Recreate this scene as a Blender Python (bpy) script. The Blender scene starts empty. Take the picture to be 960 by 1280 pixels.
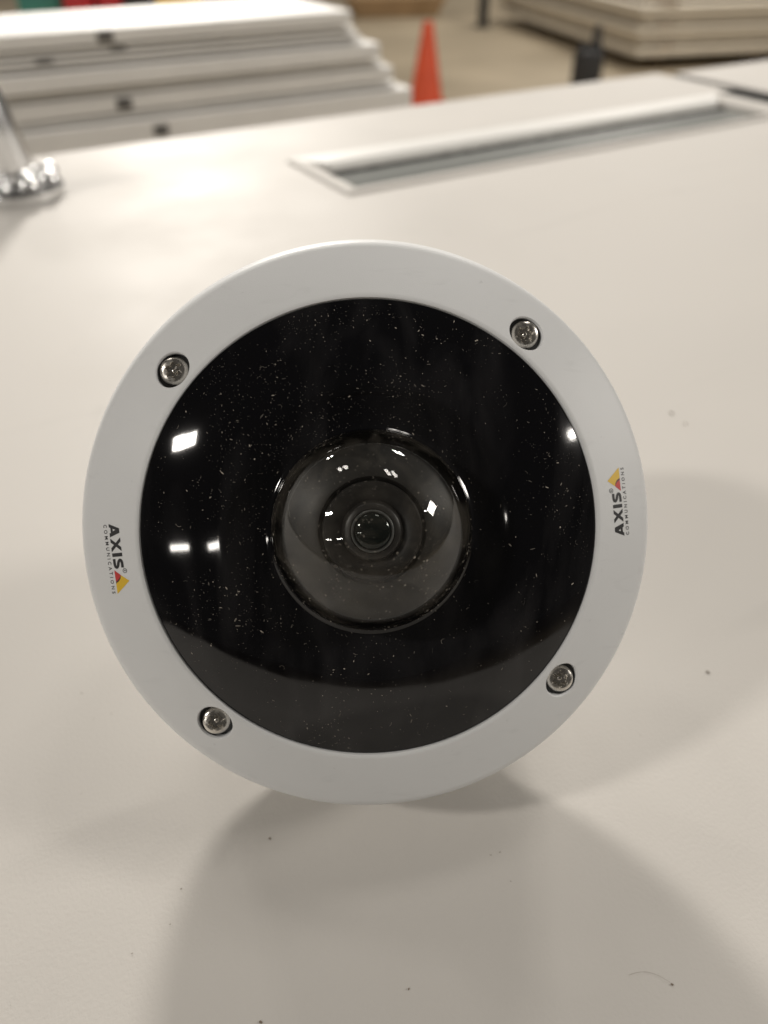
import bpy, bmesh, math, random
from mathutils import Vector, Matrix, noise
random.seed(11)
SC = bpy.context.scene
COL = SC.collection
R = math.radians

# ------------------------------------------------------------------ camera, world, lamps, exposure
PITCH = R(39)
BENCH = 0.850                      # height of the door face the device stands on
CAMZ = 1.057
cam = bpy.data.cameras.new('camera')
cam.sensor_fit = 'VERTICAL'; cam.sensor_height = 34.62; cam.sensor_width = 25.96; cam.lens = 26.0
cam.clip_start = 0.01; cam.clip_end = 120
cam.dof.use_dof = True; cam.dof.focus_distance = 0.183; cam.dof.aperture_fstop = 8.2
camo = bpy.data.objects.new('camera', cam); COL.objects.link(camo)
camo.location = (0, 0, CAMZ); camo.rotation_euler = (math.pi / 2 - PITCH, 0, 0)
SC.camera = camo

world = bpy.data.worlds.new('World'); SC.world = world; world.use_nodes = True
bg = world.node_tree.nodes['Background']
bg.inputs[0].default_value = (1.0, 0.92, 0.82, 1); bg.inputs[1].default_value = 0.05
SC.view_settings.view_transform = 'Standard'; SC.view_settings.look = 'None'
SC.view_settings.exposure = 0.0; SC.view_settings.gamma = 1.0
SC.render.engine = 'CYCLES'
SC.cycles.use_denoising = True
SC.cycles.caustics_reflective = False; SC.cycles.caustics_refractive = False
SC.cycles.max_bounces = 8
SC.cycles.sample_clamp_indirect = 6

def ceiling_lamp(x, y, z, sx, sy, power, col=(1.0, 0.945, 0.87), rz=0.0, aim=None, roll=0.0):
    l = bpy.data.lights.new('ceiling_lamp', 'AREA'); l.shape = 'RECTANGLE'
    l.size = sx; l.size_y = sy; l.energy = power * 0.2; l.color = col
    o = bpy.data.objects.new('ceiling_lamp', l); COL.objects.link(o)
    o.location = (x, y, z)
    if aim:
        o.rotation_euler = ((Vector(aim) - Vector((x, y, z))).to_track_quat('-Z', 'Y').to_matrix() @ Matrix.Rotation(R(roll), 3, 'Z')).to_euler()
    else:
        o.rotation_euler = (0, 0, rz)
    return o
DEV = (0.0, 0.16, 0.92)
ceiling_lamp(-0.97, 4.26, 2.80, 0.46, 0.42, 760, aim=DEV)         # lamp ahead: the big round shadow
ceiling_lamp(-4.6, -1.85, 4.92, 0.85, 0.36, 620, aim=DEV, roll=50)         # behind left
ceiling_lamp(-8.0, -6.6, 4.2, 1.35, 0.24, 230, aim=DEV, roll=30)
ceiling_lamp(-5.0, -6.4, 4.5, 1.0, 0.24, 150, aim=DEV, roll=30)
ceiling_lamp(6.6, -0.75, 4.7, 0.22, 0.2, 90, aim=DEV)            # right
ceiling_lamp(7.4, 0.30, 4.3, 1.7, 1.2, 1250, aim=DEV)  # broad lamp added to brighten the ring; its reflection misses the window
for gx, gy in ((2.2, 6.2), (-2.6, 2.6), (2.8, 11.0), (-5.0, 7.5), (1.2, 1.6)):
    for k in (0, 1):
        ceiling_lamp(gx + 0.55 * k, gy, 5.3, 0.3, 0.7, 370 if gy > 6 else 60, rz=R(31))

# ------------------------------------------------------------------ materials
def new_mat(name):
    m = bpy.data.materials.new(name); m.use_nodes = True
    nt = m.node_tree; return m, nt, nt.nodes['Principled BSDF']

def pbr(name, col, rough=0.5, metal=0.0, spec=0.5, var=0.0, vscale=40.0, bump=0.0, bscale=400.0, rvar=0.0, coat=0.0):
    m, nt, p = new_mat(name)
    N, L = nt.nodes, nt.links
    p.inputs['Base Color'].default_value = (*col, 1); p.inputs['Roughness'].default_value = rough
    p.inputs['Metallic'].default_value = metal; p.inputs['Specular IOR Level'].default_value = spec
    p.inputs['Coat Weight'].default_value = coat
    tc = N.new('ShaderNodeTexCoord')
    if var or rvar:
        n = N.new('ShaderNodeTexNoise'); n.inputs['Scale'].default_value = vscale; n.inputs['Detail'].default_value = 6
        L.new(tc.outputs['Object'], n.inputs['Vector'])
        if var:
            r = N.new('ShaderNodeMapRange'); r.inputs[1].default_value = 0.3; r.inputs[2].default_value = 0.7
            r.inputs[3].default_value = 1 - var; r.inputs[4].default_value = 1 + var
            L.new(n.outputs[0], r.inputs[0])
            mx = N.new('ShaderNodeVectorMath'); mx.operation = 'SCALE'; mx.inputs[0].default_value = col
            L.new(r.outputs[0], mx.inputs['Scale']); L.new(mx.outputs[0], p.inputs['Base Color'])
        if rvar:
            r2 = N.new('ShaderNodeMapRange'); r2.inputs[1].default_value = 0.3; r2.inputs[2].default_value = 0.7
            r2.inputs[3].default_value = max(0, rough - rvar); r2.inputs[4].default_value = rough + rvar
            L.new(n.outputs[0], r2.inputs[0]); L.new(r2.outputs[0], p.inputs['Roughness'])
    if bump:
        n2 = N.new('ShaderNodeTexNoise'); n2.inputs['Scale'].default_value = bscale; n2.inputs['Detail'].default_value = 3
        L.new(tc.outputs['Object'], n2.inputs['Vector'])
        b = N.new('ShaderNodeBump'); b.inputs['Strength'].default_value = bump; b.inputs['Distance'].default_value = 0.0004
        L.new(n2.outputs[0], b.inputs['Height']); L.new(b.outputs[0], p.inputs['Normal'])
    return m

M = {}
M['door'] = pbr('door_paint', (0.605, 0.58, 0.545), 0.57, spec=0.2, var=0.018, vscale=7, bump=0.22, bscale=900, rvar=0.08)
def add_marks(m, scale, lo, hi, dark, stretch=(1, 1, 1), warp=0.0):
    """worn marks: patches of a stretched noise multiply the paint a little"""
    nt = m.node_tree; N, L = nt.nodes, nt.links; p = N['Principled BSDF']
    src = p.inputs['Base Color'].links[0].from_socket if p.inputs['Base Color'].links else None
    tc = N.new('ShaderNodeTexCoord'); mp = N.new('ShaderNodeMapping'); mp.inputs['Scale'].default_value = stretch
    mp.inputs['Rotation'].default_value = (0, 0, 0.6)
    n = N.new('ShaderNodeTexNoise'); n.inputs['Scale'].default_value = scale; n.inputs['Detail'].default_value = 8
    n.inputs['Distortion'].default_value = warp
    L.new(tc.outputs['Object'], mp.inputs[0]); L.new(mp.outputs[0], n.inputs['Vector'])
    r = N.new('ShaderNodeMapRange'); r.inputs[1].default_value = lo; r.inputs[2].default_value = hi; r.inputs[3].default_value = 1.0; r.inputs[4].default_value = dark
    L.new(n.outputs[0], r.inputs[0])
    mx = N.new('ShaderNodeVectorMath'); mx.operation = 'SCALE'
    if src: L.new(src, mx.inputs[0])
    else: mx.inputs[0].default_value = p.inputs['Base Color'].default_value[:3]
    L.new(r.outputs[0], mx.inputs['Scale']); L.new(mx.outputs[0], p.inputs['Base Color'])
add_marks(M['door'], 26, 0.66, 0.80, 0.93)
add_marks(M['door'], 5, 0.62, 0.75, 0.955, (1, 6, 1), 1.0)
M['frame'] = pbr('lit_far_rail', (0.78, 0.77, 0.74), 0.45)  # lighter than the door: light on the far rail put into its colour
M['stackdoor'] = pbr('stacked_door_paint', (0.84, 0.83, 0.81), 0.5, spec=0.3, var=0.05, vscale=5)
M['plastic'] = pbr('device_white', (0.755, 0.765, 0.77), 0.48, var=0.015, vscale=60, bump=0.14, bscale=5200)
add_marks(M['plastic'], 330, 0.70, 0.78, 0.86)
add_marks(M['plastic'], 60, 0.60, 0.74, 0.95, (1, 3, 1), 1.5)
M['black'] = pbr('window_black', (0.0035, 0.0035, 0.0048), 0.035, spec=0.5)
def reflection_streaks(m):  # streaky noise in the base colour stands in for faint ceiling reflections
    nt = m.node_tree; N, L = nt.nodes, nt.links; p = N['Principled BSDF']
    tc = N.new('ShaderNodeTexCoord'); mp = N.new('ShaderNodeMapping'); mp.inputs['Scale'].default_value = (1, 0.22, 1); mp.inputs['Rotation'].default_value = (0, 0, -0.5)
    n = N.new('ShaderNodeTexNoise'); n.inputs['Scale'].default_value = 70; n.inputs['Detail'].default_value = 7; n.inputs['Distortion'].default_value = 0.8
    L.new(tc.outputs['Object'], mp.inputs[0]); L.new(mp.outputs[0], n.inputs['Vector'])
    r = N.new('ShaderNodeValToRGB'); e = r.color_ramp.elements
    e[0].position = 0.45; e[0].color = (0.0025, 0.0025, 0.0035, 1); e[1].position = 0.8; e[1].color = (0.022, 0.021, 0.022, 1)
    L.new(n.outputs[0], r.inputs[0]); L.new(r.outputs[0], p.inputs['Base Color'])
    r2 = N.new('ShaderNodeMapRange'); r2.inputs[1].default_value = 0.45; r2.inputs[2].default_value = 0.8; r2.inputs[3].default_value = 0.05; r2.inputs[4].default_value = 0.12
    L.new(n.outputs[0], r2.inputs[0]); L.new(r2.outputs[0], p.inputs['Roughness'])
reflection_streaks(M['black'])
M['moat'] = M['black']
M['inner_black'] = pbr('inner_black', (0.012, 0.012, 0.013), 0.45)
M['baffle'] = pbr('baffle_grey', (0.024, 0.022, 0.019), 0.45, var=0.25, vscale=300)
M['barrel'] = pbr('barrel_grey', (0.020, 0.018, 0.016), 0.4, var=0.2, vscale=400)
M['ringmetal'] = pbr('lens_ring', (0.15, 0.155, 0.15), 0.4, metal=0.6)
M['steel'] = pbr('screw_steel', (0.72, 0.69, 0.64), 0.27, metal=1.0, rvar=0.08, vscale=900)
M['washer'] = pbr('washer_dark', (0.16, 0.16, 0.16), 0.3, metal=1.0)
M['pocketgrey'] = pbr('pocket_grey', (0.13, 0.125, 0.12), 0.7)
M['pocket'] = pbr('pocket_dark', (0.01, 0.01, 0.01), 0.6)
M['chrome'] = pbr('chrome', (0.86, 0.86, 0.86), 0.25, metal=1.0)
M['ink'] = pbr('ink_black', (0.012, 0.012, 0.014), 0.45)
M['ink_yellow'] = pbr('ink_yellow', (0.78, 0.50, 0.02), 0.45)
M['ink_red'] = pbr('ink_red', (0.58, 0.035, 0.03), 0.45)
M['ink_darkred'] = pbr('ink_darkred', (0.09, 0.012, 0.01), 0.45)
M['ink_grey'] = pbr('ink_grey', (0.10, 0.11, 0.11), 0.45)
M['paneglass'] = pbr('pane_grey', (0.21, 0.22, 0.21), 0.2)
M['gasket_and_shade'] = pbr('gasket_and_shade_black', (0.012, 0.013, 0.013), 0.9, spec=0.1)  # black of the sealant bead, also shade painted into joint and notch
M['floor'] = pbr('floor_concrete', (0.46, 0.385, 0.275), 0.45, var=0.14, vscale=0.9, rvar=0.1)
M['orange'] = pbr('cone_orange', (0.58, 0.07, 0.02), 0.5, var=0.08, vscale=8)
M['rubber'] = pbr('black_rubber', (0.025, 0.025, 0.027), 0.55)
M['whitewood'] = pbr('panel_cream', (0.66, 0.60, 0.50), 0.5, var=0.06, vscale=4)
M['timber'] = pbr('timber', (0.20, 0.14, 0.085), 0.7, var=0.2, vscale=10)
M['darkmetal'] = pbr('dark_steel', (0.06, 0.06, 0.06), 0.45, metal=0.6)
M['teal'] = pbr('bin_teal', (0.04, 0.20, 0.17), 0.5)
M['red'] = pbr('bin_red', (0.42, 0.02, 0.03), 0.5)
M['yellow'] = pbr('bin_yellow', (0.75, 0.52, 0.06), 0.5)
M['cardboard'] = pbr('cardboard', (0.36, 0.24, 0.13), 0.8, var=0.1, vscale=5)
M['debris'] = pbr('debris', (0.22, 0.175, 0.135), 0.8)

def dust_material():
    m, nt, p = new_mat('dust'); N, L = nt.nodes, nt.links
    g = N.new('ShaderNodeNewGeometry'); r = N.new('ShaderNodeValToRGB')
    r.color_ramp.elements[0].color = (0.03, 0.027, 0.024, 1); r.color_ramp.elements[1].color = (0.50, 0.45, 0.38, 1)
    e = r.color_ramp.elements.new(0.6); e.color = (0.14, 0.125, 0.105, 1)
    L.new(g.outputs['Random Per Island'], r.inputs[0]); L.new(r.outputs[0], p.inputs['Base Color'])
    p.inputs['Roughness'].default_value = 0.8
    return m
M['dust'] = dust_material()

def clear_dome():
    m = bpy.data.materials.new('clear_dome'); m.use_nodes = True
    nt = m.node_tree; N, L = nt.nodes, nt.links; N.clear()
    out = N.new('ShaderNodeOutputMaterial'); mix = N.new('ShaderNodeMixShader')
    tr = N.new('ShaderNodeBsdfTransparent'); tr.inputs[0].default_value = (0.86, 0.86, 0.85, 1)
    gl = N.new('ShaderNodeBsdfGlossy'); gl.inputs['Roughness'].default_value = 0.03
    fr = N.new('ShaderNodeFresnel'); fr.inputs['IOR'].default_value = 1.55
    tc = N.new('ShaderNodeTexCoord'); nz = N.new('ShaderNodeTexNoise'); nz.inputs['Scale'].default_value = 90
    bp = N.new('ShaderNodeBump'); bp.inputs['Strength'].default_value = 0.012; bp.inputs['Distance'].default_value = 0.0002
    L.new(tc.outputs['Object'], nz.inputs['Vector']); L.new(nz.outputs[0], bp.inputs['Height'])
    L.new(bp.outputs[0], gl.inputs['Normal'])
    L.new(fr.outputs[0], mix.inputs[0]); L.new(tr.outputs[0], mix.inputs[1]); L.new(gl.outputs[0], mix.inputs[2])
    df = N.new('ShaderNodeBsdfDiffuse'); df.inputs[0].default_value = (0.40, 0.36, 0.30, 1)
    n3 = N.new('ShaderNodeTexNoise'); n3.inputs['Scale'].default_value = 120; n3.inputs['Detail'].default_value = 8; n3.inputs['Distortion'].default_value = 0.6
    mr = N.new('ShaderNodeMapRange'); mr.inputs[1].default_value = 0.42; mr.inputs[2].default_value = 0.75; mr.inputs[3].default_value = 0.006; mr.inputs[4].default_value = 0.10
    m2 = N.new('ShaderNodeMixShader')
    L.new(tc.outputs['Object'], n3.inputs['Vector']); L.new(n3.outputs[0], mr.inputs[0]); L.new(mr.outputs[0], m2.inputs[0])
    L.new(mix.outputs[0], m2.inputs[1]); L.new(df.outputs[0], m2.inputs[2]); L.new(m2.outputs[0], out.inputs[0])
    return m
M['dome'] = clear_dome()

# ------------------------------------------------------------------ helpers
def obj(name, bm, mat, parent=None, smooth=None, kind=None):
    me = bpy.data.meshes.new(name); bm.to_mesh(me); bm.free()
    if smooth is not None:
        for p in me.polygons: p.use_smooth = True
        me.set_sharp_from_angle(angle=R(smooth))
    me.materials.append(M[mat] if isinstance(mat, str) else mat)
    o = bpy.data.objects.new(name, me); COL.objects.link(o)
    if parent: o.parent = parent
    if kind: o['kind'] = kind
    return o

def thing(name, label, cat, mat=None, group=None):
    o = bpy.data.objects.new(name, None); COL.objects.link(o); o.empty_display_size = 0.05
    if mat is not None: o.matrix_world = mat
    o['label'] = label; o['category'] = cat
    if group: o['group'] = group
    o['kind'] = 'thing'
    return o

def tag(o, label, cat, group=None):
    o['kind'] = 'thing'; o['label'] = label; o['category'] = cat
    if group: o['group'] = group
    return o

def bevel(o, w, seg=2, ang=30):
    b = o.modifiers.new('bevel', 'BEVEL'); b.width = w; b.segments = seg; b.limit_method = 'ANGLE'; b.angle_limit = R(ang)
    return o

def lathe(bm, prof, seg=128, close_top=False, close_bottom=False, center=(0, 0, 0)):
    rings = []
    for r, z in prof:
        if r < 1e-7:
            rings.append([bm.verts.new((center[0], center[1], center[2] + z))]); continue
        rings.append([bm.verts.new((center[0] + r * math.cos(2 * math.pi * k / seg), center[1] + r * math.sin(2 * math.pi * k / seg), center[2] + z)) for k in range(seg)])
    for a, b in zip(rings, rings[1:]):
        for k in range(seg):
            j = (k + 1) % seg
            if len(a) == 1 and len(b) == 1: continue
            if len(a) == 1: bm.faces.new((a[0], b[k], b[j]))
            elif len(b) == 1: bm.faces.new((a[k], a[j], b[0]))
            else: bm.faces.new((a[k], a[j], b[j], b[k]))
    if close_bottom and len(rings[0]) > 1: bm.faces.new(rings[0][::-1])
    if close_top and len(rings[-1]) > 1: bm.faces.new(rings[-1])
    bmesh.ops.recalc_face_normals(bm, faces=bm.faces)
    return bm

def box(bm, x0, x1, y0, y1, z0, z1):
    v = [bm.verts.new(p) for p in ((x0, y0, z0), (x1, y0, z0), (x1, y1, z0), (x0, y1, z0), (x0, y0, z1), (x1, y0, z1), (x1, y1, z1), (x0, y1, z1))]
    for f in ((3, 2, 1, 0), (4, 5, 6, 7), (0, 1, 5, 4), (1, 2, 6, 5), (2, 3, 7, 6), (3, 0, 4, 7)):
        bm.faces.new([v[i] for i in f])
    return bm

def NB(): return bmesh.new()

ANG = R(31)
def frame(s, n, z, rot=0.0):
    """world matrix for the bench axes: s along the doors, n across them"""
    x = s * math.cos(ANG) - n * math.sin(ANG); y = s * math.sin(ANG) + n * math.cos(ANG)
    return Matrix.Translation((x, y, z)) @ Matrix.Rotation(ANG + rot, 4, 'Z')

# ------------------------------------------------------------------ setting: floor
bm = NB(); v = [bm.verts.new(p) for p in ((-30, -30, 0), (30, -30, 0), (30, 45, 0), (-30, 45, 0))]; bm.faces.new(v)
fl = obj('floor', bm, 'floor'); fl['kind'] = 'structure'

# ------------------------------------------------------------------ the door the device stands on (origin at bench frame, z = face)
door = thing('lying_door', 'large flat white painted door with a narrow recessed window, the device standing on it', 'door', frame(0, 0, BENCH))
def slab(ss, ns, skip, thick, name, mat, parent, bev=0.0015):
    bm = NB(); g = {}
    for i, s in enumerate(ss):
        for j, n in enumerate(ns): g[i, j] = bm.verts.new((s, n, 0))
    for i in range(len(ss) - 1):
        for j in range(len(ns) - 1):
            if (i, j) not in skip: bm.faces.new((g[i, j], g[i + 1, j], g[i + 1, j + 1], g[i, j + 1]))
    for v in [v for v in bm.verts if not v.link_faces]: bm.verts.remove(v)
    ex = bmesh.ops.extrude_face_region(bm, geom=bm.faces[:])
    bmesh.ops.translate(bm, vec=(0, 0, -thick), verts=[e for e in ex['geom'] if isinstance(e, bmesh.types.BMVert)])
    bmesh.ops.recalc_face_normals(bm, faces=bm.faces)
    # merge coplanar top cells for a clean bevel
    bmesh.ops.dissolve_limit(bm, angle_limit=R(1), verts=bm.verts, edges=bm.edges)
    return bevel(obj(name, bm, mat, parent), bev, 2)
WS0, WS1, WN0, WN1 = 0.333, 0.935, 0.612, 0.728
slab([-1.15, WS0, WS1, 0.958, 0.992], [-0.34, WN0, 0.652, WN1, 0.748, 0.882],
     {(1, 1), (1, 2), (3, 2), (3, 3)}, 0.044, 'door_face', 'door', door)
# window frame: four mitred bevelled rails, slightly proud of the face
def rail(p0, p1, inward, w, name='window_frame'):
    (s0, n0), (s1, n1) = p0, p1
    ix, iy = inward
    d = Vector((s1 - s0, n1 - n0)).normalized()
    prof = [(-0.004, 0.0005), (-0.0015, 0.0030), (0.004, 0.0034), (max(0.0042, w - 0.006), 0.0018), (w - 0.001, -0.0025), (w, -0.0070), (w, -0.016), (0.0025, -0.016), (0.0025, -0.001), (-0.004, -0.0006)]
    bm = NB(); A, B = [], []
    for o_, z in prof:
        A.append(bm.verts.new((s0 + ix * o_ + d.x * o_, n0 + iy * o_ + d.y * o_, z)))
        B.append(bm.verts.new((s1 + ix * o_ - d.x * o_, n1 + iy * o_ - d.y * o_, z)))
    for k in range(len(prof)):
        j = (k + 1) % len(prof); bm.faces.new((A[k], A[j], B[j], B[k]))
    bm.faces.new(A[::-1]); bm.faces.new(B)
    bmesh.ops.recalc_face_normals(bm, faces=bm.faces)
    return obj(name, bm, 'frame' if iy < 0 else 'door', door, smooth=35)  # far rail alone gets the paler colour, for its lit wall
FW = 0.017; FF = 0.030
rail((WS0, WN0), (WS1, WN0), (0, 1), 0.0065); rail((WS0, WN1), (WS1, WN1), (0, -1), FF)
rail((WS0, WN0), (WS0, WN1), (1, 0), FW); rail((WS1, WN0), (WS1, WN1), (-1, 0), FW)
obj('window_pane', box(NB(), WS0 + 0.006, WS1 - 0.006, WN0 + 0.006, WN1 - 0.006, -0.0115, -0.0075), 'paneglass', door)
bm = NB(); prev = None
for k in range(121):                               # uneven bead of black sealant along the far side of the pane
    s = WS0 + FW + (WS1 - WS0 - 2 * FW) * k / 120
    w = 0.0034 + 0.0018 * noise.noise((s * 60, 0, 0)) + 0.001 * noise.noise((s * 190, 3, 0))
    row = [bm.verts.new((s, WN1 - FF + 0.001, -0.0072)), bm.verts.new((s, WN1 - FF + 0.001, -0.0056 + 0.001 * noise.noise((s * 80, 7, 0)))),
           bm.verts.new((s, WN1 - FF - w * 0.6, -0.0059)), bm.verts.new((s, WN1 - FF - max(w, 0.001) * 1.5, -0.0072))]
    if prev:
        for i in range(3): bm.faces.new((prev[i], prev[i + 1], row[i + 1], row[i]))
    prev = row
obj('gasket_bead', bm, 'gasket_and_shade', door, smooth=60)
# black block filling the door's end notch, in place of the shade inside
obj('notch_shade', box(NB(), 0.9585, 0.9935, 0.6525, 0.7475, -0.043, -0.0015), 'gasket_and_shade', door)
# second door, butted end to end
d2 = thing('lying_door', 'plain white door lying end to end with the windowed one, beyond the dark joint', 'door', frame(0, 0, BENCH))
slab([1.018, 3.1], [-0.34, 0.872], set(), 0.044, 'door_face', 'door', d2)
obj('joint_shade', box(NB(), 0.9940, 1.0165, -0.20, 0.868, -0.042, -0.004), 'gasket_and_shade', d2)  # black strip filling the open joint, painted in for the gap's shade
# bench under both doors
wb = thing('work_bench', 'dark steel bench carrying the two white doors', 'bench', frame(0, 0, 0))
obj('bench_top', box(NB(), -0.9, 2.8, -0.10, 0.78, BENCH - 0.044 - 0.045, BENCH - 0.0445), 'darkmetal', wb)
for s_ in (-0.8, 2.7):
    for n_ in (-0.05, 0.72):
        obj('leg', box(NB(), s_ - 0.03, s_ + 0.03, n_ - 0.03, n_ + 0.03, 0, BENCH - 0.0895), 'darkmetal', wb)

# ------------------------------------------------------------------ the dome device
c_, s_ = math.cos(PITCH), math.sin(PITCH)
BK = Vector((0, -c_, s_)); UP = Vector((0, s_, c_)); RT = Vector((1, 0, 0))
base = Vector((0, 0, CAMZ)) + RT * -0.00439 + UP * -0.0030 + BK * -0.2125
AX = (RT * 0.048 + UP * -0.037 + BK).normalized()
XA = (RT - AX * RT.dot(AX)).normalized(); YA = AX.cross(XA)
DM = Matrix((XA, YA, AX)).transposed().to_4x4(); DM.translation = base
dev = thing('dome_camera', 'round white dome security camera with black glossy window and clear centre bubble', 'security camera', DM)
mm = 0.001
# trim ring profile (r, z) in mm
RING = [(73.0, -21.0), (74.4, -18), (74.5, 6.0), (74.3, 9.0), (73.9, 11.0), (71.4, 18.2), (70.9, 19.2), (70.2, 20.0), (69.2, 20.6), (56.6, 26.75), (55.9, 27.0), (55.35, 26.9), (55.1, 26.4), (55.0, 25.0), (54.9, 20.0)]
def ring_z(r):
    pts = RING[5:12]
    for (r0, z0), (r1, z1) in zip(pts, pts[1:]):
        if r1 <= r <= r0: return z0 + (z1 - z0) * (r0 - r) / (r0 - r1)
    return pts[-1][1]
SCREW_A = [51.3 + 90 * k for k in range(4)]
SR = 61.0
bm = lathe(NB(), [(r * mm, z * mm) for r, z in RING] + [(54.9 * mm, 4 * mm), (73.0 * mm - 1.0 * mm, 4 * mm), (72.0 * mm, -21 * mm)], seg=288)
# close profile between last and first ring
bm.verts.ensure_lookup_table()
nseg = 288; last = len(bm.verts) - nseg
for k in range(nseg):
    j = (k + 1) % nseg
    bm.faces.new((bm.verts[last + k], bm.verts[last + j], bm.verts[j], bm.verts[k]))
bmesh.ops.recalc_face_normals(bm, faces=bm.faces)
ring = obj('trim_ring', bm, 'plastic', dev)
# screw pockets cut into the ring
cut = NB()
for a in SCREW_A:
    cx, cy = SR * math.cos(R(a)), SR * math.sin(R(a)); zc = ring_z(SR)
    sub = NB()
    # flared mouth following the cone: tilt the cutter half way towards the cone normal
    lathe(sub, [(4.45 * mm, -9 * mm), (4.45 * mm, -0.55 * mm), (4.55 * mm, -0.25 * mm), (4.8 * mm, 0.0), (5.4 * mm, 0.45 * mm), (5.4 * mm, 6 * mm)], seg=40, close_top=True, close_bottom=True)
    tilt = Matrix.Rotation(R(a), 4, 'Z') @ Matrix.Rotation(R(25.7), 4, 'Y')
    for v in sub.verts:
        t = min(1, max(0, (v.co.z / mm + 3) / 2.0))
        p = v.co.copy()
        q = (Matrix.Rotation(R(a), 4, 'Z') @ p).lerp(tilt @ p, t)
        v.co = q + Vector((cx * mm, cy * mm, zc * mm))
    tmp = bpy.data.meshes.new('tmp'); sub.to_mesh(tmp); sub.free(); cut.from_mesh(tmp); bpy.data.meshes.remove(tmp)
bmesh.ops.recalc_face_normals(cut, faces=cut.faces)
cutter = obj('cutter', cut, 'plastic', dev)
md = ring.modifiers.new('pockets', 'BOOLEAN'); md.operation = 'DIFFERENCE'; md.solver = 'EXACT'; md.object = cutter
bpy.context.view_layer.update()
ev = ring.evaluated_get(bpy.context.evaluated_depsgraph_get())
nm = bpy.data.meshes.new_from_object(ev)
ring.modifiers.clear(); ring.data = nm
nm.materials.clear(); nm.materials.append(M['plastic'])
for p in nm.polygons: p.use_smooth = True
nm.set_sharp_from_angle(angle=R(38))
cm = cutter.data; bpy.data.objects.remove(cutter); bpy.data.meshes.remove(cm)

# screws
def screw_mesh():
    bm = NB(); seg = 96
    def star(t, base, amp): return base + amp * math.cos(6 * t)
    rows = []
    spec = [(lambda t: 3.35, -1.6), (lambda t: 3.45, -0.2), (lambda t: 3.38, 0.25), (lambda t: 3.1, 0.6), (lambda t: 2.6, 0.82), (lambda t: 2.3, 0.90),
            (lambda t: star(t, 1.85, 0.32), 0.95), (lambda t: star(t, 1.72, 0.31), 0.80), (lambda t: star(t, 1.66, 0.30), -0.7), (lambda t: 0.66, -0.85), (lambda t: 0.55, -0.7), (lambda t: 0.52, 0.25), (lambda t: 0.3, 0.4)]
    for f, z in spec:
        rows.append([bm.verts.new((f(2 * math.pi * k / seg) * mm * math.cos(2 * math.pi * k / seg), f(2 * math.pi * k / seg) * mm * math.sin(2 * math.pi * k / seg), z * mm)) for k in range(seg)])
    for a, b in zip(rows, rows[1:]):
        for k in range(seg): bm.faces.new((a[k], a[(k + 1) % seg], b[(k + 1) % seg], b[k]))
    bm.faces.new(rows[-1])
    bmesh.ops.recalc_face_normals(bm, faces=bm.faces)
    return bm
scr0 = None; was0 = None
for i, a in enumerate(SCREW_A):
    zc = ring_z(SR) * mm
    if scr0 is None:
        scr0 = o = obj('screw', screw_mesh(), 'steel', dev, smooth=35)
        was0 = w = obj('washer', lathe(NB(), [(2.6 * mm, 0), (4.35 * mm, 0), (4.35 * mm, 0.5 * mm), (2.6 * mm, 0.5 * mm)], seg=40), 'washer', o, smooth=30)
    else:
        o = scr0.copy(); COL.objects.link(o); w = was0.copy(); COL.objects.link(w); w.parent = o
    o.location = (SR * mm * math.cos(R(a)), SR * mm * math.sin(R(a)), zc - 2.3 * mm)
    o.rotation_euler = (R((3, -2, 4, -3)[i]), R((-2, 3, 2, -3)[i]), R((12, 40, 77, 28)[i]))
    w.location = (0, 0, -2.3 * mm)

# black window with the rolled edge and moat
WIN = [(54.95, 20.0), (54.9, 26.55), (52.5, 27.61), (50, 28.65), (47, 29.8), (44, 30.83), (41, 31.76), (38, 32.59), (36.2, 33.04), (35, 33.3), (34.2, 33.42), (33.4, 33.35), (32.4, 33.0), (31, 32.42), (29.5, 31.88), (28, 31.5), (26.5, 31.25), (25.2, 31.2), (24.4, 31.4), (23.8, 31.75), (23.3, 31.7), (23.2, 26.0)]
def spline(pts, n=6):
    out = []
    P = [pts[0]] + pts + [pts[-1]]
    for i in range(1, len(P) - 2):
        for k in range(n):
            t = k / n
            q = []
            for d in (0, 1):
                p0, p1, p2, p3 = P[i - 1][d], P[i][d], P[i + 1][d], P[i + 2][d]
                q.append(0.5 * (2 * p1 + (p2 - p0) * t + (2 * p0 - 5 * p1 + 4 * p2 - p3) * t * t + (3 * p1 - p0 - 3 * p2 + p3) * t ** 3))
            out.append(tuple(q))
    return out + [pts[-1]]
WS = spline(WIN[1:], 4)
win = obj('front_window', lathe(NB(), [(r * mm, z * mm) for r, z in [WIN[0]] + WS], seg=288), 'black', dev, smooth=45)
def win_z(r):
    for (r0, z0), (r1, z1) in zip(WS, WS[1:]):
        if r1 <= r <= r0: return z0 + (z1 - z0) * (r0 - r) / max(1e-6, r0 - r1)
    return 31
# clear bubble (hemispherical shell cap)
BR, BZ = 23.5, 31.3
def dome_pts(rad, n=40):
    return [(rad * math.cos(math.pi / 2 * k / n), BZ + rad * math.sin(math.pi / 2 * k / n)) for k in range(n)] + [(0, BZ + rad)]
dome = obj('dome_cover', lathe(NB(), [(r * mm, z * mm) for r, z in dome_pts(BR)], seg=192), 'dome', dev, smooth=80)
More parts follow.
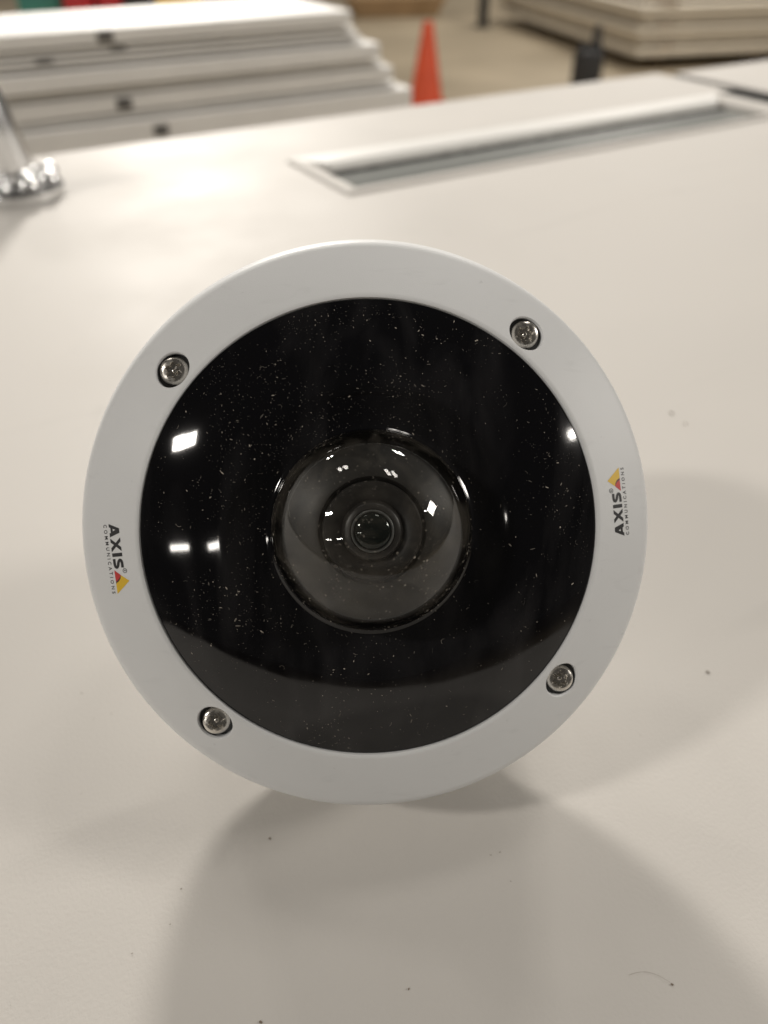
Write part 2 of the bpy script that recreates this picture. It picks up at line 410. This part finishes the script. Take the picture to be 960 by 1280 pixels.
# inside: baffle, lens barrel, lens ring, lens
mod = obj('lens_baffle', lathe(NB(), [(r * mm, z * mm) for r, z in [(23.1, 26.5), (22.9, 29.6), (21.6, 30.2), (18.6, 31.8), (15.2, 33.6), (13.3, 34.4), (12.6, 34.5), (12.2, 34.0), (12.1, 28)]], seg=160), 'baffle', dev, smooth=40)
bar = obj('lens_barrel', lathe(NB(), [(r * mm, z * mm) for r, z in [(11.5, 28), (11.5, 36.2), (11.1, 36.7), (10.4, 36.8), (7.6, 35.9), (7.1, 35.6), (6.9, 35.9), (6.6, 37.2), (6.2, 37.6), (5.2, 37.8), (4.9, 37.6)]], seg=128), 'barrel', dev, smooth=40)
obj('lens_ring', lathe(NB(), [(r * mm, z * mm) for r, z in [(4.95, 37.0), (4.9, 38.0), (4.75, 38.15), (4.5, 38.1), (4.35, 37.8), (4.3, 37.0)]], seg=96), 'ringmetal', bar, smooth=40)
m, nt, p = new_mat('lens_glass')
p.inputs['Base Color'].default_value = (0.002, 0.005, 0.004, 1); p.inputs['Roughness'].default_value = 0.03
p.inputs['Coat Weight'].default_value = 0.1; p.inputs['Coat Tint'].default_value = (0.5, 1.0, 0.8, 1)
obj('lens', lathe(NB(), [(r * mm, z * mm) for r, z in [(4.32, 37.3)] + [(4.3 * math.cos(math.pi / 2 * k / 12), 37.4 + 1.7 * math.sin(math.pi / 2 * k / 12)) for k in range(12)] + [(0, 39.1)]], seg=96), m, bar, smooth=80)
obj('inner_floor', lathe(NB(), [(23.1 * mm, 26.4 * mm), (0, 26.4 * mm)], seg=64), 'inner_black', dev)

# back housing and tilting foot behind the device (hidden from the front)
obj('back_plate', lathe(NB(), [(0, -20.5 * mm), (71.8 * mm, -20.5 * mm), (71.8 * mm, -15 * mm), (0, -15 * mm)], seg=96), 'plastic', dev, smooth=30)
inv = DM.inverted()
def L3(v): return inv @ Vector(v)
bc = DM @ Vector((0, 0, -0.0208))
bm = NB()
foot = []
for sx in (-0.022, 0.022):
    hi = bc + YA * 0.035 + XA * sx; lo = bc - YA * 0.045 + XA * sx
    f1 = Vector((hi.x, hi.y + 0.055, BENCH + 0.0004)); f0 = Vector((lo.x, lo.y + 0.003, BENCH + 0.0004))
    foot.append([bm.verts.new(L3(q)) for q in (hi, lo, f0, f1)])
for k in range(4): bm.faces.new((foot[0][k], foot[0][(k + 1) % 4], foot[1][(k + 1) % 4], foot[1][k]))
bm.faces.new(foot[0][::-1]); bm.faces.new(foot[1])
bmesh.ops.recalc_face_normals(bm, faces=bm.faces)
bevel(obj('mounting_foot', bm, 'plastic', dev), 0.001)

# ---- printed logos
def poly_bm(bm, polys):
    for pl in polys:
        bm.faces.new([bm.verts.new((x, y, 0)) for x, y in pl])
def stroke(pts, w):
    out = []
    n = len(pts)
    Ls, Rs = [], []
    for i, (x, y) in enumerate(pts):
        a = Vector(pts[max(0, i - 1)]); b = Vector(pts[min(n - 1, i + 1)])
        d = (b - a).normalized(); q = Vector((-d.y, d.x)) * w / 2
        Ls.append((x + q.x, y + q.y)); Rs.append((x - q.x, y - q.y))
    return [(Rs[i], Rs[i + 1], Ls[i + 1], Ls[i]) for i in range(n - 1)]
H = 2.75
A_ = [[(0, 0), (0.82, 0), (1.52, H * 0.62), (1.72, H), (1.25, H)], [(2.30, 0), (3.22, 0), (2.35, H), (1.72, H), (1.52, H * 0.62)],
      [(0.98, 0.38), (2.28, 0.38), (2.12, 0.98), (1.20, 0.98)]]
X_ = [[(3.55, 0), (4.50, 0), (6.75, H), (5.80, H)], [(5.88, 0), (6.83, 0), (4.42, H), (3.48, H)]]
I_ = [[(7.15, 0), (8.02, 0), (8.02, H), (7.15, H)]]
sp = spline([(10.75, H - 0.34), (9.6, H - 0.34), (9.0, H - 0.55), (8.95, H - 0.95), (9.5, H * 0.5 + 0.05), (10.2, H * 0.5 - 0.15), (10.6, 0.85), (10.4, 0.48), (9.7, 0.35), (8.55, 0.35)], 4)
S_ = stroke(sp, 0.70)
regm = stroke([(11.55 + 0.52 * math.cos(2 * math.pi * k / 20), 2.9 + 0.52 * math.sin(2 * math.pi * k / 20)) for k in range(21)], 0.14)
regm += stroke([(11.40, 2.62), (11.40, 3.18), (11.62, 3.16), (11.66, 2.98), (11.42, 2.90), (11.72, 2.62)], 0.12)
T0, T1, TA = (11.25, 0.0), (17.1, -0.05), (14.05, 3.75)
yel = [[(12.55, 1.6), TA, T1, (14.55, -0.02), (14.0, 0.9), (13.3, 1.45)]]
red = [[T0, (14.05, 0.0), (13.6, 0.75), (13.1, 1.28), (12.55, 1.6)]]
dred = [[(14.05, 0.0), (14.55, -0.02), (14.0, 0.9), (13.3, 1.45), (12.55, 1.6), (13.1, 1.28), (13.6, 0.75)]]
cu = bpy.data.curves.new('small_print', 'FONT'); cu.body = 'COMMUNICATIONS'; cu.size = 1.0; cu.space_character = 1.75; cu.offset = 0.012; cu.resolution_u = 3
co = bpy.data.objects.new('small_print', cu); COL.objects.link(co)
bpy.context.view_layer.update()
tm = bpy.data.meshes.new_from_object(co.evaluated_get(bpy.context.evaluated_depsgraph_get()))
tv = [v.co.copy() for v in tm.vertices]; tf = [tuple(p.vertices) for p in tm.polygons]
bpy.data.objects.remove(co); bpy.data.curves.remove(cu); bpy.data.meshes.remove(tm)
tx0 = min(v.x for v in tv); tx1 = max(v.x for v in tv); ty0 = min(v.y for v in tv); ty1 = max(v.y for v in tv)
def small_print(bm):
    vs = [bm.verts.new(((v.x - tx0) / (tx1 - tx0) * 16.9 + 0.05, -1.5 + (v.y - ty0) / (ty1 - ty0) * 0.92, 0)) for v in tv]
    for f in tf:
        try: bm.faces.new([vs[i] for i in f])
        except ValueError: pass
def place_logo(phi):
    e = Vector((math.cos(phi), math.sin(phi))); vv = -e; uu = Vector((vv.y, -vv.x))
    def put(name, fill, mat, parent, lift=0.05):
        bm = NB(); fill(bm)
        bmesh.ops.triangulate(bm, faces=bm.faces[:])
        for _ in range(1): bmesh.ops.subdivide_edges(bm, edges=[q for q in bm.edges if q.calc_length() > 1.2], cuts=1)
        for v in bm.verts:
            q = e * 62.9 + uu * (v.co.x - 8.55) + vv * v.co.y
            v.co = Vector((q.x * mm, q.y * mm, (ring_z(q.length) + lift) * mm))
        for f in bm.faces:
            f.normal_update()
            if f.normal.z < 0: f.normal_flip()
        return obj(name, bm, mat, parent)
    root = put('logo_lettering', lambda b: poly_bm(b, A_ + X_ + I_ + S_), 'ink', dev)
    put('small_lettering', small_print, 'ink', root)
    put('registered_mark', lambda b: poly_bm(b, regm), 'ink_grey', root)
    put('triangle_yellow', lambda b: poly_bm(b, yel), 'ink_yellow', root)
    put('triangle_red', lambda b: poly_bm(b, red), 'ink_red', root)
    put('triangle_shadow', lambda b: poly_bm(b, dred), 'ink_darkred', root)
place_logo(R(186.8)); place_logo(R(5.8))

# ---- dust flecks on window and bubble
def fleck(bm, p, nrm, size, elong):
    t = nrm.orthogonal().normalized(); b = nrm.cross(t)
    a = random.uniform(0, 2 * math.pi); u = t * math.cos(a) + b * math.sin(a); w = nrm.cross(u)
    k = 5
    ring_ = [bm.verts.new(p + (u * math.cos(2 * math.pi * i / k) * size * elong + w * math.sin(2 * math.pi * i / k) * size) * random.uniform(0.7, 1.2) + nrm * size * 0.05) for i in range(k)]
    top = bm.verts.new(p + nrm * size * 0.7)
    for i in range(k): bm.faces.new((ring_[i], ring_[(i + 1) % k], top))
bm = NB(); cnt = 0
while cnt < 3600:
    a = random.uniform(0, 2 * math.pi); r = math.sqrt(random.uniform(24.5 ** 2, 54 ** 2))
    x, y = r * math.cos(a), r * math.sin(a)
    dens = 0.5 + 1.0 * noise.noise((x * 0.07, y * 0.07, 1.5)) + 0.7 * noise.noise((x * 0.25, y * 0.25, 4.5))
    dens *= 1.0 if (y > -8 or x < -5) else 0.28
    dens *= 1.15 if x < 12 else 0.75
    dens += 0.22 * max(0, (y - 8) / 40) + (0.35 if (r < 34 and x < 8) else 0)
    if random.random() > dens: continue
    z = win_z(r); dz = (win_z(r + 0.2) - win_z(r - 0.2)) / 0.4
    nrm = Vector((-dz * x / r, -dz * y / r, 1)).normalized()
    fleck(bm, Vector((x, y, z)) * mm, nrm, min(0.2, 0.036 * math.exp(random.gauss(0.1, 0.6))) * mm, random.choice((1, 1.3, 2.2, 3.5))); cnt += 1
for q in range(34):
    a = random.uniform(0, 2 * math.pi); r = random.uniform(27, 52); hd = random.uniform(0, 6.28); cv = random.uniform(-0.5, 0.5); prev = None
    x, y = r * math.cos(a), r * math.sin(a); ln = random.uniform(0.08, 0.28)
    for k in range(8):
        hd += cv; x += ln * math.cos(hd); y += ln * math.sin(hd); rr = min(54.5, max(24.5, math.hypot(x, y)))
        z = win_z(rr) + 0.06; px_, py_ = -math.sin(hd) * 0.022, math.cos(hd) * 0.022
        row = [bm.verts.new(((x + px_) * mm, (y + py_) * mm, z * mm)), bm.verts.new(((x - px_) * mm, (y - py_) * mm, z * mm))]
        if prev: bm.faces.new((prev[0], prev[1], row[1], row[0]))
        prev = row
obj('window_dust', bm, 'dust', win, kind='stuff')
bm = NB(); cnt = 0
while cnt < 1250:
    v = Vector((random.gauss(0, 1), random.gauss(0, 1), abs(random.gauss(0, 1)))).normalized()
    dens = 0.35 + 0.9 * noise.noise((v.x * 3, v.y * 3, 9)) + (1.1 if (v.y < -0.08 and v.y > -0.6 and abs(v.x) < 0.55) else 0)
    if random.random() > dens: continue
    fleck(bm, Vector((0, 0, BZ * mm)) + v * (BR + 0.01) * mm, v, random.choice((0.05, 0.06, 0.08, 0.11, 0.18 if v.y < 0 else 0.07)) * mm, random.choice((1, 1.4, 2.0))); cnt += 1
obj('dome_dust', bm, 'dust', dome, kind='stuff')

# ------------------------------------------------------------------ chrome fitting at the left, lying on the door
ch = thing('chrome_fitting', 'shiny chrome fitting with bolted round flange at the left edge', 'fitting', frame(0.086, 0.762, BENCH + 0.0003) @ Matrix.Scale(1.08, 4))
obj('flange', lathe(NB(), [(0, 0), (0.036, 0), (0.036, 0.006), (0.033, 0.010), (0.024, 0.0125), (0.016, 0.014), (0, 0.014)], seg=64), 'chrome', ch, smooth=30)
for k in range(8):
    a = 2 * math.pi * k / 8 + 0.2
    o = obj('bolt', lathe(NB(), [(0.0085 * math.cos(math.pi / 2 * q / 8), 0.0085 * math.sin(math.pi / 2 * q / 8)) for q in range(8)] + [(0, 0.0085)], seg=24), 'chrome', ch, smooth=80)
    o.location = (0.0275 * math.cos(a), 0.0275 * math.sin(a), 0.0105)
o = obj('post', lathe(NB(), [(0, 0), (0.0200, 0), (0.0200, 0.004), (0.0180, 0.006), (0.0175, 0.030), (0.0165, 0.055), (0.0150, 0.060), (0.0150, 0.066), (0.011, 0.070), (0, 0.070)], seg=48), 'chrome', ch, smooth=30)
o.location = (0, 0, 0.0138); o.rotation_euler = (0, R(-8), 0)

# ------------------------------------------------------------------ lint on the door face (tiny dark flecks, one hair)
bm = NB()
for x, y, sz, el in ((-0.032, 0.110, 0.42, 2), (-0.054, 0.096, 0.30, 1.5), (-0.055, 0.087, 0.26, 1), (-0.063, 0.080, 0.25, 1), (-0.029, 0.065, 0.5, 1.8), (0.006, 0.072, 0.36, 1.4),
                     (0.032, 0.106, 0.30, 1), (0.070, 0.073, 0.42, 1.6), (0.034, 0.098, 0.25, 1), (0.110, 0.169, 0.8, 1.5), (0.146, 0.335, 1.5, 1.2), (0.150, 0.325, 1.2, 1.0),
                     (-0.10, 0.16, 0.4, 1), (-0.093, 0.15, 0.3, 1), (-0.088, 0.152, 0.3, 1), (0.09, 0.19, 0.25, 1)):
    fleck(bm, Vector((x, y, BENCH + 0.0002)), Vector((0, 0, 1)), sz * mm * 0.62, el)
for k in range(26):
    fleck(bm, Vector((random.uniform(-0.12, 0.14), random.uniform(0.06, 0.24), BENCH + 0.0002)), Vector((0, 0, 1)), random.uniform(0.06, 0.14) * mm, 1.4)
prev = None
for k in range(15):
    t = k / 14; x = 0.060 + 0.0105 * t; y = 0.0750 - 0.0025 * t * t + 0.0012 * math.sin(t * 3)
    row = [bm.verts.new((x, y - 0.00003, BENCH + 0.0003)), bm.verts.new((x, y + 0.00003, BENCH + 0.0003))]
    if prev: bm.faces.new((prev[0], row[0], row[1], prev[1]))
    prev = row
lint = obj('lint', bm, 'debris', kind='stuff'); lint['label'] = 'tiny dark lint specks scattered on the white door'; lint['category'] = 'lint'

# ------------------------------------------------------------------ stack of doors behind, left
# (top height, thickness, right end along s, front edge n, dark lock pockets along s)
LEAVES = [(0.8690, 0.0240, 0.885, 1.596, (0.39,)), (0.8410, 0.0070, 0.895, 1.603, (0.41,)), (0.8300, 0.0070, 0.905, 1.602, (0.28,)), (0.8195, 0.0065, 0.915, 1.605, ()),
          (0.8085, 0.0290, 0.950, 1.594, ()), (0.7750, 0.0080, 0.965, 1.606, ()), (0.7630, 0.0270, 0.985, 1.600, (0.402,)), (0.7310, 0.0080, 1.000, 1.607, ()), (0.7190, 0.0400, 1.030, 1.592, (0.46,))]
lname = ['topmost thick white door of the left stack', 'thin white sheet right under the topmost door of the left stack', 'middle one of the three thin white sheets near the top of the left stack',
         'lowest of the three thin white sheets near the top of the left stack', 'thick white door under the three thin sheets of the left stack', 'single thin white sheet between the second and third thick doors of the left stack',
         'third thick white door from the top of the left stack', 'single thin white sheet resting on the lowest visible door of the left stack', 'lowest visible white door of the left stack, reaching furthest towards the cone']
for i, (zt, th, e_, f_, pk) in enumerate(LEAVES):
    lab = lname[i]
    d = thing('stacked_door', lab, 'door', frame(e_, f_, zt - th, R(random.uniform(-0.25, 0.25))), 'doors stacked at the left')
    bevel(obj('door_body', box(NB(), -2.1, 0, 0, 0.29 if i < 4 else 0.5, 0, th), 'stackdoor', d), min(0.003, th * 0.25))
    for s0_ in pk:
        hh = min(0.010, th * 0.36)
        obj('lock_pocket', box(NB(), s0_ - e_ - 0.014, s0_ - e_ + 0.014, -0.0015, 0.003, th * 0.5 - hh, th * 0.5 + hh), 'pocketgrey', d)
    if True:
        for q in (-1.7, -1.0, -0.35, -0.03):
            obj('spacer', box(NB(), q - 0.02, q + 0.02, 0.03, 0.26, -0.0032, -0.0003), 'darkmetal', d)
hz = LEAVES[-1][0] - LEAVES[-1][1] - 0.0047
tr = thing('stack_trolley', 'steel trolley carrying the left stack of white doors', 'trolley', frame(0.5, 1.62, 0), None)
obj('deck', box(NB(), -1.6, 0.42, 0.0, 0.46, hz - 0.06, hz), 'darkmetal', tr)
for px_ in (-1.5, 0.32):
    for py_ in (0.05, 0.41):
        obj('leg', box(NB(), px_ - 0.03, px_ + 0.03, py_ - 0.03, py_ + 0.03, 0, hz - 0.0605), 'darkmetal', tr)

# ------------------------------------------------------------------ traffic cone
cn = thing('traffic_cone', 'small orange traffic cone standing on the concrete floor', 'traffic cone', Matrix.Translation((0.262, 5.36, 0)) @ Matrix.Rotation(R(20), 4, 'Z'))
bevel(obj('base', box(NB(), -0.118, 0.118, -0.118, 0.118, 0, 0.028), 'orange', cn), 0.012, 3)
obj('cone_body', lathe(NB(), [(0.106, 0.0285), (0.100, 0.045), (0.030, 0.440), (0.026, 0.450), (0.020, 0.450), (0.018, 0.42)], seg=48), 'orange', cn, smooth=40)

# ------------------------------------------------------------------ black canister with handle
bk = thing('black_canister', 'black canister with a narrow upright handle on the floor before the right stack', 'canister', Matrix.Translation((1.38, 5.95, 0)))
obj('body', lathe(NB(), [(0, 0), (0.092, 0), (0.100, 0.01), (0.102, 0.19), (0.095, 0.215), (0.075, 0.225), (0, 0.225)], seg=40), 'rubber', bk, smooth=35)
obj('handle', lathe(NB(), [(0.042, 0.2255), (0.040, 0.25), (0.030, 0.28), (0.026, 0.34), (0.020, 0.365), (0, 0.37)], seg=24, center=(0.035, 0, 0)), 'rubber', bk, smooth=40)
obj('knob', lathe(NB(), [(0.020, 0.2255), (0.020, 0.25), (0.012, 0.262), (0, 0.263)], seg=24, center=(-0.055, 0, 0)), 'rubber', bk, smooth=40)

# ------------------------------------------------------------------ stack of cream panels at the right
SA = R(14)
base_m = Matrix.Translation((1.86, 6.52, 0)) @ Matrix.Rotation(SA, 4, 'Z')
for k in range(3):
    o = obj('timber_bearer', box(NB(), -0.05 + 0.0, 0.05, 0, 2.2, 0, 0.09), 'timber'); o.matrix_world = base_m @ Matrix.Translation((0.35 + 0.85 * k, 0.25, 0))
    tag(o, ('timber bearer under the right panel stack, nearest the cone', 'middle timber bearer under the right panel stack', 'timber bearer under the right panel stack, at its far right')[k], 'timber', 'bearers under the right stack')
zz = 0.0905
lay = [(0.00, 0.00, 0.050), (0.035, 0.06, 0.045), (-0.02, 0.02, 0.050), (0.05, 0.08, 0.045), (0.0, 0.04, 0.050)]
for i, (ds, dn, t) in enumerate(lay):
    o = obj('cream_panel', box(NB(), ds, 2.6 + ds, dn, 2.9 + dn, 0, t), 'whitewood'); o.matrix_world = base_m @ Matrix.Translation((0, 0, zz))
    bevel(o, 0.006)
    tag(o, 'cream panel, %s in the right stack' % ('lowest', 'second from the bottom', 'third from the bottom', 'fourth from the bottom', 'fifth from the bottom')[i], 'panel', 'cream panels stacked at the right')
    for q in (0.25, 1.3, 2.3):                                   # dark spacer battens leave a gap between panels
        obj('spacer', box(NB(), ds + q - 0.05, ds + q + 0.05, dn + 0.02, dn + 2.7, t + 0.0005, t + 0.0165), 'timber', o)
    zz += t + 0.017
for i in range(2):
    o = obj('cream_panel', box(NB(), 0.12 + 0.04 * i, 2.4, 0.22 + 0.05 * i, 2.7, 0, 0.07), 'whitewood'); o.matrix_world = base_m @ Matrix.Translation((0, 0, zz))
    bevel(o, 0.006); tag(o, ('narrower cream panel just under the top of the right stack', 'narrower cream panel on top of the right stack')[i], 'panel', 'cream panels stacked at the right'); zz += 0.0745

# ------------------------------------------------------------------ far things along the top edge
o = obj('steel_post', lathe(NB(), [(0, 0), (0.09, 0), (0.09, 0.012), (0.05, 0.014), (0.05, 0.9), (0, 0.9)], seg=32), 'darkmetal', smooth=30)
o.location = (0.97, 8.9, 0); tag(o, 'dark steel post standing on the floor behind the cone', 'post')
def bin_(x, y, w, d_, h, mat, label, cat, name, rz=0):
    t = thing(name, label, cat, Matrix.Translation((x, y, 0)) @ Matrix.Rotation(R(rz), 4, 'Z'))
    bm = NB(); k = 0.86
    lo = [bm.verts.new(p) for p in ((-w * k, -d_ * k, 0), (w * k, -d_ * k, 0), (w * k, d_ * k, 0), (-w * k, d_ * k, 0))]
    hi = [bm.verts.new(p) for p in ((-w, -d_, h), (w, -d_, h), (w, d_, h), (-w, d_, h))]
    for i in range(4): bm.faces.new((lo[i], lo[(i + 1) % 4], hi[(i + 1) % 4], hi[i]))
    bm.faces.new(lo[::-1]); bm.faces.new(hi)
    bevel(obj('body', bm, mat, t), 0.012)
    bevel(obj('lid', box(NB(), -w * 1.04, w * 1.04, -d_ * 1.04, d_ * 1.04, h + 0.001, h + 0.05), mat, t), 0.01)
bin_(-1.51, 4.10, 0.095, 0.10, 0.74, 'teal', 'teal storage bin at the far left', 'bin', 'storage_bin')
bin_(-1.33, 4.05, 0.055, 0.10, 0.76, 'red', 'red storage bin next to the teal one', 'bin', 'storage_bin')
bin_(-1.20, 4.10, 0.050, 0.10, 0.75, 'red', 'red storage bin beside the black bin', 'bin', 'storage_bin')
bin_(-1.07, 4.10, 0.062, 0.10, 0.74, 'rubber', 'black storage bin between the red and yellow ones', 'bin', 'storage_bin')
bin_(-0.91, 4.10, 0.085, 0.10, 0.74, 'yellow', 'yellow storage bin behind the left door stack', 'bin', 'storage_bin')
bin_(0.10, 9.9, 0.5, 0.3, 0.14, 'cardboard', 'flat brown cardboard carton on the floor beyond the cone', 'carton', 'cardboard_carton', 10)
